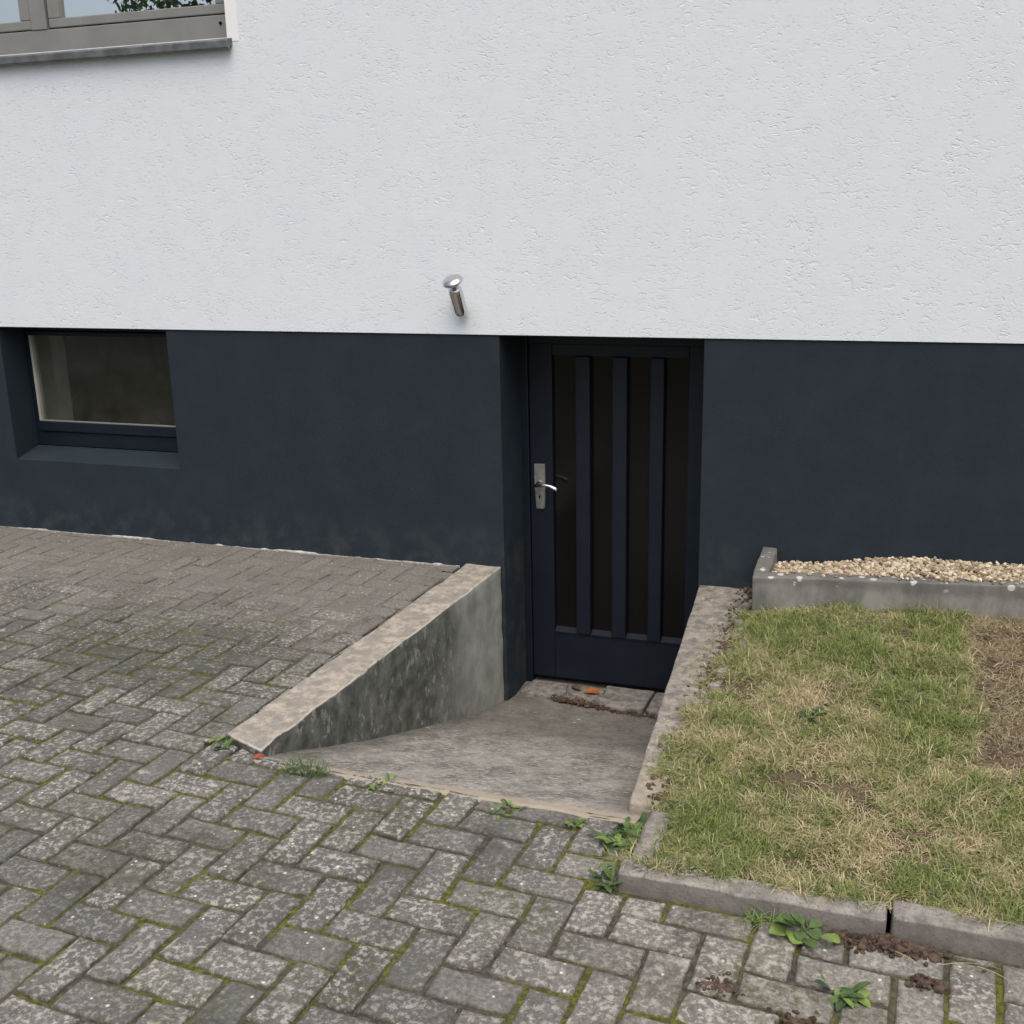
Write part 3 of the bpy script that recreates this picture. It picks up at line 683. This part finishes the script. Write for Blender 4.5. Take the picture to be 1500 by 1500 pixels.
def pebbles(name, pts, sizes, mat, **kw):
    vs, fs, tn = [], [], []
    for n, (p, s_) in enumerate(zip(pts, sizes)):
        q = iv*(1+.28*rng.standard_normal((len(iv), 1)).clip(-1.2, 1.2)*.6)*np.array([s_*rng.uniform(.8, 1.3), s_*rng.uniform(.8, 1.2), s_*rng.uniform(.5, .9)])
        a = rng.uniform(0, 6.28); b = rng.normal(0, .4); ca, sa, cb, sb_ = math.cos(a), math.sin(a), math.cos(b), math.sin(b)
        Rm = np.array([[ca, -sa, 0], [sa, ca, 0], [0, 0, 1]]) @ np.array([[1, 0, 0], [0, cb, -sb_], [0, sb_, cb]])
        vs.append(q @ Rm.T + p); fs.append(ifc + n*len(iv)); tn += [rng.random()]*len(iv)
    vs = np.concatenate(vs); fs = np.concatenate(fs)
    me = bpy.data.meshes.new(name); me.from_pydata(vs.tolist(), [], fs.tolist()); me.update(); me.materials.append(mat)
    a = me.attributes.new('tone', 'FLOAT', 'POINT'); a.data.foreach_set('value', tn)
    return link(bpy.data.objects.new(name, me), **kw)
P, Sz = [], []
for _ in range(7000):
    x = rng.uniform(-.40, 1.1) if rng.random() < .8 else rng.uniform(1.1, 3.5); y = rng.uniform(float(pl_y(x))+.068, -.012)
    if x < -.385 and rng.random() < .7: continue
    f_ = min(1, max(0, (x+.38)/.43)); k_ = (y+.02)/(float(pl_y(x))+.09)
    z = (.144 + .056*f_ + .016*min(1, max(0, (x-.05)/.5)))*(1-k_) + (float(pl_z(x))-.026)*k_ + .012*nz3(x, y, 0, 3) + rng.uniform(-.018, .004)
    P.append((x, y, z)); Sz.append(rng.uniform(.006, .0135))
for _ in range(90):                                   # strays lying on the border wall
    x = rng.choice([rng.uniform(.0, .9), rng.uniform(-.4, .9)]); P.append((x, float(pl_y(x))+rng.uniform(.012, .065), float(pl_z(x))+.005)); Sz.append(rng.uniform(.005, .013))
pebbles('gravel', P, Sz, GRAVEL, kind='stuff', label='pale yellow and white gravel filling the border strip along the plinth', cat='gravel')

# ------------------------------------------------------------------ lawn
def soil_z(x, y):
    t = np.clip((x+.58)/.16, 0, 1); t = t*t*(3-2*t)
    r2 = np.clip((y+2.15)/1.5, 0, 1)*np.clip((x+.52)/.55, 0, 1); r2 = r2*(2-r2)
    return .004 + .034*t + .062*r2 + .012*(vnoise(x, y, 6, 11)-.5) + .010*(vnoise(x, y, 22, 12)-.5)
sx = np.arange(-.60, 2.4, .03); sy = np.arange(-2.245, -.22, .03)
X, Y = np.meshgrid(sx, sy, indexing='ij'); Z = soil_z(X, Y) - .004
Z = np.where(X < -.535, Z-.02, Z)
idx = np.arange(X.size).reshape(X.shape); keepm = ~((X[:-1, :-1] < -.50) & (Y[:-1, :-1] < -1.90))
F = np.stack([idx[:-1, :-1][keepm], idx[1:, :-1][keepm], idx[1:, 1:][keepm], idx[:-1, 1:][keepm]], 1)
vs = np.stack([X.ravel(), Y.ravel(), Z.ravel()], 1).tolist(); fs = F.tolist(); b0 = len(vs)
vs += [(2.36, -2.25, .03), (GX1, -2.25, .03), (GX1, 0, .03), (2.36, 0, .03), (-.45, -.36, .02), (2.4, -.36, .02), (2.4, 0, .02), (-.45, 0, .02)]
fs += [(b0, b0+1, b0+2, b0+3), (b0+4, b0+5, b0+6, b0+7)]
soil = mobj('lawn_soil', vs, fs, SOIL, smooth=True, kind='structure', label='brown garden soil under the lawn')
def bare(x, y):                                      # dug-over bare patch right of the lawn
    ex = .33 + .035*(vnoise(x*0, y, 9, 21)-.5)*2 + .03*(-y-.2)*-.5
    return np.clip((x-ex)/.03, 0, 1)*np.clip((y+1.52+.12*vnoise(x, y, 6, 22))/.10, 0, 1)
def blades(N, xr, seed):
    r_ = np.random.default_rng(seed)
    x = r_.uniform(xr[0], xr[1], N); y = r_.uniform(-2.262, -.25, N)
    dens = np.clip(-.05 + 1.6*vnoise(x, y, 8, 31), .06, 1)*np.clip(.05 + 1.5*vnoise(x, y, 26, 32), .08, 1)
    b_ = bare(x, y); dens *= 1-.87*b_*np.clip(.5+vnoise(x, y, 9, 44), 0, 1)
    wall = np.clip((x+.60)/.12, 0, 1); edge_n = vnoise(x, y, 14, 33)
    lim = -.60 + .07*edge_n + .075*np.clip((y+1.1)/.9, 0, 1) + .035*(vnoise(x, y, 40, 34))
    dens *= np.where(x < lim, 0.02, 1)
    dens *= np.where((x < -.47) & (y < -1.93), .35, 1)
    dens *= np.where((y < -2.235), .35, 1)
    dens *= np.where(y > pl_y(x)-.003, 0, 1)
    k_ = r_.random(N) < dens; x, y = x[k_], y[k_]; n = len(x); b_ = b_[k_]
    z = soil_z(x, y) - .004
    z = np.where((x < -.5), np.maximum(z, .010), z); z = np.where(y < -2.232, .049, z)
    L_ = r_.gamma(4, .0080, n)*(.55+.8*vnoise(x, y, 10, 35)); L_ = np.clip(L_, .008, .070)
    L_ = np.where(b_ > .4, L_*.95, L_); L_ *= np.where(y > pl_y(x)-.07, 1.25, 1)
    straw = vnoise(x, y, 4.5, 36)*.26 + vnoise(x, y, 14, 37)*.40 + vnoise(x, y, 38, 39)*.34 + r_.normal(0, .16, n)
    straw += .32*np.exp(-((x+.20)**2/.02+(y+1.20)**2/.03)) + .16*np.exp(-((x-.15)**2/.06+(y+1.85)**2/.05)) - .12*np.exp(-((x-.18)**2/.02+(y+1.25)**2/.25)) - .15*np.exp(-((x+.35)**2/.05+(y+1.98)**2/.04)) + .55*b_
    st_ = np.clip((straw-.44)/.20, 0, 1)[:, None]; tint = r_.random((n, 1))
    green = np.array([.10, .150, .040])*(1-tint)+np.array([.32, .37, .115])*tint
    dry = np.array([.30, .24, .125])*(1-tint)+np.array([.74, .65, .40])*tint
    colr = green*(1-st_)+dry*st_
    colr = colr*(1-(.10+.35*r_.random((n, 1)))*b_[:, None])
    az = r_.uniform(0, 2*math.pi, n) + 1.5*(vnoise(x, y, 7, 38)-.5); lean = np.clip(r_.normal(1.12, .38, n) + .25*st_[:, 0] + .3*b_, .1, 1.53)
    w = r_.uniform(.0006, .0016, n)
    d = np.stack([np.cos(az), np.sin(az)], 1); s_ = np.stack([-np.sin(az), np.cos(az)], 1)
    V = np.zeros((n, 7, 3)); base = np.stack([x, y, z], 1)
    for k2, (t, wf) in enumerate(((0, 1), (.4, .9), (.75, .6), (1, 0))):
        ang = lean*(.45+.75*t); h = L_*t*np.cos(np.clip(ang, 0, 1.52)); f = L_*t*np.sin(ang)
        c = base.copy(); c[:, :2] += d*f[:, None]; c[:, 2] += np.maximum(h, .001)
        if k2 < 3:
            V[:, 2*k2] = c; V[:, 2*k2+1] = c; V[:, 2*k2, :2] -= s_*(w*wf)[:, None]; V[:, 2*k2+1, :2] += s_*(w*wf)[:, None]
        else: V[:, 6] = c
    o = (np.arange(n)*7)[:, None]
    Q = np.concatenate([o+np.array([0, 1, 3, 2]), o+np.array([2, 3, 5, 4])]); T = o+np.array([4, 5, 6])
    return V.reshape(-1, 3), Q, T, np.repeat(colr, 7, 0)
VV, QQ, TT, CC = [], [], [], []; off = 0
for N, xr, sd in ((430000, (-.62, .75), 1), (75000, (.75, 2.3), 2)):
    v, q, t, c = blades(N, xr, sd); VV.append(v); QQ.append(q+off); TT.append(t+off); CC.append(c); off += len(v)
VV = np.concatenate(VV); QQ = np.concatenate(QQ); TT = np.concatenate(TT); CC = np.concatenate(CC)
me = bpy.data.meshes.new('grass'); me.vertices.add(len(VV)); me.vertices.foreach_set('co', VV.ravel())
loops = np.concatenate([QQ.ravel(), TT.ravel()]); me.loops.add(len(loops)); me.loops.foreach_set('vertex_index', loops)
me.polygons.add(len(QQ)+len(TT)); me.polygons.foreach_set('loop_start', np.concatenate([np.arange(len(QQ))*4, len(QQ)*4+np.arange(len(TT))*3]))
me.update(); me.validate()
ca = me.color_attributes.new('col', 'FLOAT_COLOR', 'POINT'); ca.data.foreach_set('color', np.concatenate([CC, np.ones((len(CC), 1))], 1).ravel())
me.materials.append(GRASS)
link(bpy.data.objects.new('grass', me), kind='stuff', label='short patchy green and straw coloured lawn grass', cat='grass')
# crumbs of concrete along the edge of the right-hand wall
for n in range(30):
    t = rng.uniform(.05, .95); x, y = lerp(RWO[0], RWO[1], t); x += rng.uniform(-.06, .07); s_ = rng.uniform(.012, .032)
    pv = [(x+s_*rng.uniform(.7, 1.2)*math.cos(a), y+s_*rng.uniform(.7, 1.2)*math.sin(a)) for a in np.linspace(0, 2*math.pi, 6)[:-1]]
    sub(prism('stone', pv, -.02, .012+s_*.5+(float(soil_z(np.array(x), np.array(y)))*.7 if x > -.5 else 0), GREYTOP, None, .004, .03, .003), soil)
# lumps of bare soil in the dug patch
P, Sz = [], []
for _ in range(900):
    x = rng.uniform(.34, 1.6); y = rng.uniform(-1.5, -.40); P.append((x, y, float(soil_z(np.array(x), np.array(y)))-.002)); Sz.append(rng.gamma(3, .0022))
pebbles('soil_clods', P, Sz, SOIL, kind='stuff', label='crumbly brown soil clods on the bare patch beside the lawn', cat='soil')

# ------------------------------------------------------------------ weeds, fallen leaves
def leaf_geo(base, az, elev, L_, W_, droop, shape='oval', twist=0.):
    n = 6; vs = []; fs = []; d = Vector((math.cos(az), math.sin(az), 0)); s_ = Vector((-math.sin(az), math.cos(az), 0)); p = Vector(base)
    for i in range(n+1):
        t = i/n
        if shape == 'round': w = 0.05 if t < .42 else math.sqrt(max(0, 1-((t-.72)/.29)**2))
        elif shape == 'blade': w = (1-t)**.6*.9+.05 if t < 1 else 0
        elif shape == 'lobed': w = (.18+.9*math.sin(math.pi*min(1, t*1.02))**.8)*(1 if i % 2 else .62)*(t+.25)
        else: w = math.sin(math.pi*(t*.93+.05))**.75
        ang = elev-droop*t; 
        if i: p = p + (d*math.cos(ang)+Vector((0, 0, math.sin(ang))))*(L_/n)
        w = max(w*W_*.5, .0004); lift = Vector((0, 0, w*.35))
        tw = s_*math.cos(twist) + Vector((0, 0, math.sin(twist)))
        vs += [p - tw*w + lift, p.copy(), p + tw*w + lift]
    for i in range(n): q = i*3; fs += [(q, q+1, q+4, q+3), (q+1, q+2, q+5, q+4)]
    return vs, fs
def weed(name, loc, specs, label, cat, mats, parts=True):
    o = empty(name, loc, label=label, cat=cat); inv = Vector(loc)
    allv, allf = [], []
    for n, sp in enumerate(specs):
        v, f = leaf_geo(*sp)
        if parts: mobj('leaf', v, f, mats[n % len(mats)], o, True)
        else: allf += [tuple(i+len(allv) for i in q) for q in f]; allv += v
    if not parts: mobj('blades', allv, allf, mats[0], o, True)
    return o
def rosette(n, L_, W_, shape, e=(.2, .9), seed=0, spread=.012, droop=.9):
    r_ = random.Random(seed); out = []
    for i in range(n):
        az = 2*math.pi*i/n + r_.uniform(-.4, .4); out.append(((r_.uniform(-spread, spread), r_.uniform(-spread, spread), 0), az, r_.uniform(*e), L_*r_.uniform(.6, 1.15), W_*r_.uniform(.7, 1.2), droop*r_.uniform(.4, 1.2), shape, r_.uniform(-.3, .3)))
    return out
weed('weed', (-.575, -2.075, .0), rosette(28, .082, .027, 'lobed', (.1, 1.1), 1, .06), 'leafy dandelion-like weed growing between ramp end and edging stone', 'weed', [WEED, WEEDB, WEED, WEEDL])
weed('weed', (-.615, -2.105, .0), rosette(10, .055, .028, 'oval', (.2, .9), 2, .022), 'bright lime green weed beside the short edging stone', 'weed', [WEEDL])
weed('weed', (-.585, -2.290, -.005), rosette(15, .062, .019, 'lobed', (.3, 1.2), 3, .026), 'dark weed tucked at the corner end of the long edging stone', 'weed', [WEED, WEEDB])
weed('weed', (-.095, -2.335, .0), rosette(15, .078, .040, 'round', (.2, 1.1), 4, .014, .5), 'round-leaved weed growing out of the joint below the edging stone', 'weed', [WEED, WEED, WEEDL])
weed('weed', (-.005, -2.535, .0), rosette(26, .05, .019, 'oval', (.1, .9), 5, .034), 'low creeping weed in a paving joint in front of the round-leaved weed', 'weed', [WEED, WEEDL, WEEDB])
weed('weed', (-.735, -2.045, .0), rosette(9, .038, .014, 'oval', (.3, 1.1), 6, .012), 'tiny bright weed at the front lip of the ramp near its right corner', 'weed', [WEEDL, WEED])
weed('weed', (-.935, -2.025, .0), rosette(16, .032, .010, 'oval', (.3, 1.2), 7, .035), 'scrappy small weed in the soil along the middle of the ramp lip', 'weed', [WEED, WEEDL])
weed('weed', (-1.345, -1.985, .0), rosette(14, .024, .010, 'oval', (.2, 1.1), 8, .05), 'thin line of tiny green weeds along the ramp lip', 'weed', [WEED, WEEDL])
weed('weed', (-1.935, -1.905, .0), rosette(16, .042, .022, 'oval', (.2, 1.0), 9, .04), 'small leafy weed at the foot of the tan wall end', 'weed', [WEEDB, WEED, WEEDL])
weed('weed', (-.14, -1.33, .075), rosette(14, .048, .020, 'oval', (.1, .9), 10, .03), 'dark green broad-leaved weed in the middle of the lawn', 'weed', [WEEDB, WEED])
weed('weed', (-.478, -.41, .02), rosette(8, .06, .016, 'oval', (.7, 1.4), 12, .012), 'bright weed at the corner of the gravel border wall', 'weed', [WEEDL, WEED])
tuft = rosette(150, .06, .0030, 'blade', (.45, 1.45), 11, .055, 1.3)
weed('grass_tuft', (-1.590, -1.985, .0), [((b[0][0]*1.25, b[0][1]*.5, 0), *b[1:]) for b in tuft], 'soft green grass tuft at the left corner of the ramp lip', 'grass tuft', [WEED], False)
tuft = rosette(45, .07, .0026, 'blade', (.4, 1.2), 13, .03, 1.3)
weed('grass_tuft', (-.20, -2.325, .0), [((b[0][0]*1.6, b[0][1]*.4, 0), *b[1:]) for b in tuft], 'thin grass tuft against the edging stone beside the round-leaved weed', 'grass tuft', [WEEDL], False)
tuft = rosette(120, .06, .0028, 'blade', (.3, 1.2), 14, .05, 1.2)
weed('grass_tuft', (-.44, -2.245, .04), [((b[0][0]*1.5, b[0][1]*.5, 0), *b[1:]) for b in tuft], 'dark grass tuft hanging over the corner of the edging stone', 'grass tuft', [WEEDB], False)
for n, (x, y, L_, az) in enumerate(((.20, -2.385, .13, .3), (.15, -2.40, .10, 2.6), (.27, -2.37, .09, -.4))):
    v, f = leaf_geo((0, 0, .012), az, .25, L_, .003, .6, 'blade'); o = mobj('straw', v, f, STRAW, None, True, label=('longest dry straw stalk on the soil spilled below the edging stone joint', 'dry straw stalk pointing away from the edging stone joint towards the round-leaved weed', 'short dry straw stalk close under the edging stone')[n], cat='straw', group='dry straw stalks'); o.location = (x, y, .004)
def dry_leaf(loc, rz_, L_, mat, label):
    v, f = leaf_geo((-L_/2, 0, 0), 0, .35, L_, L_*.55, .8, 'oval'); o = mobj('fallen_leaf', v, f, mat, None, True, label=label, cat='leaf'); o.location = loc; o.rotation_euler = (.2, -.05, rz_)
dry_leaf((-1.27, .205, -.668), .2, .085, ORANGE, 'dry orange leaf lying on the broken threshold in front of the door')
dry_leaf((-1.36, .225, -.664), -.5, .06, BROWNCLOD, 'dark brown dead leaf beside the orange leaf at the door')
dry_leaf((-1.772, -1.955, .006), .6, .04, REDLEAF, 'small red leaf at the corner of the tan wall and the ramp lip')
for x, y, s_, lb in ((-.262, -2.58, .020, 'small brown heap of soil crumbs on a paver between the weeds and the ramp'), (.165, -2.44, .016, 'dark soil crumbs on a paver below the edging stone joint'), (-.09, -2.66, .026, 'reddish brown soil crumbs on the paving near the creeping weed')):
    P = []; Sz = []
    for _ in range(90): P.append((x+rng.normal(0, s_), y+rng.normal(0, s_*.7), .002+.004*rng.random())); Sz.append(rng.gamma(3, .0010)+.0012)
    pebbles('soil_crumbs', P, Sz, BROWNCLOD, kind='stuff', label=lb, cat='soil')
P, Sz = [], []
for _ in range(700):
    x = rng.uniform(-1.45, -.80); P.append((x, .10-.13*(x+1.45)/.5*.55+rng.normal(0, .014)-(.03 if x > -1.1 else 0)*rng.random(), rz(.05)+.004+.008*rng.random())); Sz.append(rng.gamma(3, .0013)+.0015)
pebbles('crack_debris', P, Sz, BROWNCLOD, kind='stuff', label='dark debris in the crack between the ramp and the broken threshold', cat='debris')
P, Sz = [], []
for _ in range(1500):
    t = rng.uniform(0, 1); x, y = lerp(RWO[0], RWO[1], t); x -= abs(rng.normal(0, .035)); P.append((x, y, .012+.006*rng.random())); Sz.append(rng.gamma(3, .0012)+.001)
pebbles('edge_soil', P, Sz, SOIL, kind='stuff', label='brown soil crumbs creeping from the lawn over the grey ramp wall', cat='soil')
# loose soil heap where two edging stones meet
P, Sz = [], []
for _ in range(330):
    x = .085 + rng.normal(0, .055); P.append((x, -2.318-abs(rng.normal(0, .022)), .002+.014*math.exp(-((x-.085)/.06)**2)*rng.random())); Sz.append(rng.gamma(3, .0014)+.002)
pebbles('soil_spill', P, Sz, BROWNCLOD, kind='stuff', label='dark soil spilled from the joint between two edging stones', cat='soil')

# ------------------------------------------------------------------ tree across the yard, seen mirrored in the upper window
tr = empty('garden_tree', (-11.4, -15, -.03), label='dense green tree standing across the yard, mirrored in the upper window', cat='tree')
bm = bmesh.new(); tube(bm, [(0, 0, 0), (.08, .05, 1.2), (.02, .1, 2.6), (.1, .0, 4.6)], [.24, .18, .15, .06], 12)
for a in range(7):
    z0 = 1.9+.35*a; c, s_ = math.cos(a*2.3), math.sin(a*2.3); tube(bm, [(.04, .05, z0), (c*.9, s_*.9, z0+.7), (c*1.9, s_*1.9, z0+1.1)], [.08, .05, .02], 8)
bmobj('trunk', bm, BARK, tr, True)
cl = [(rng.normal(0, 1.15), rng.normal(0, 1.15), 5.2+rng.normal(0, 1.15), rng.uniform(.55, 1.05)) for _ in range(34)]
vs, fs = [], []
for cx, cy_, cz, cr in cl:
    for _ in range(330):
        d = rng.standard_normal(3); d /= np.linalg.norm(d); p = np.array([cx, cy_, cz]) + d*cr*rng.uniform(.45, 1.0)**.5
        a = rng.standard_normal(3); a /= np.linalg.norm(a); b = np.cross(a, d+.01); b /= np.linalg.norm(b); s_ = rng.uniform(.05, .10)
        i0 = len(vs); vs += [tuple(p-a*s_), tuple(p+b*s_*.5), tuple(p+a*s_), tuple(p-b*s_*.5)]; fs.append((i0, i0+1, i0+2, i0+3))
mobj('crown', vs, fs, TREELEAF, tr)
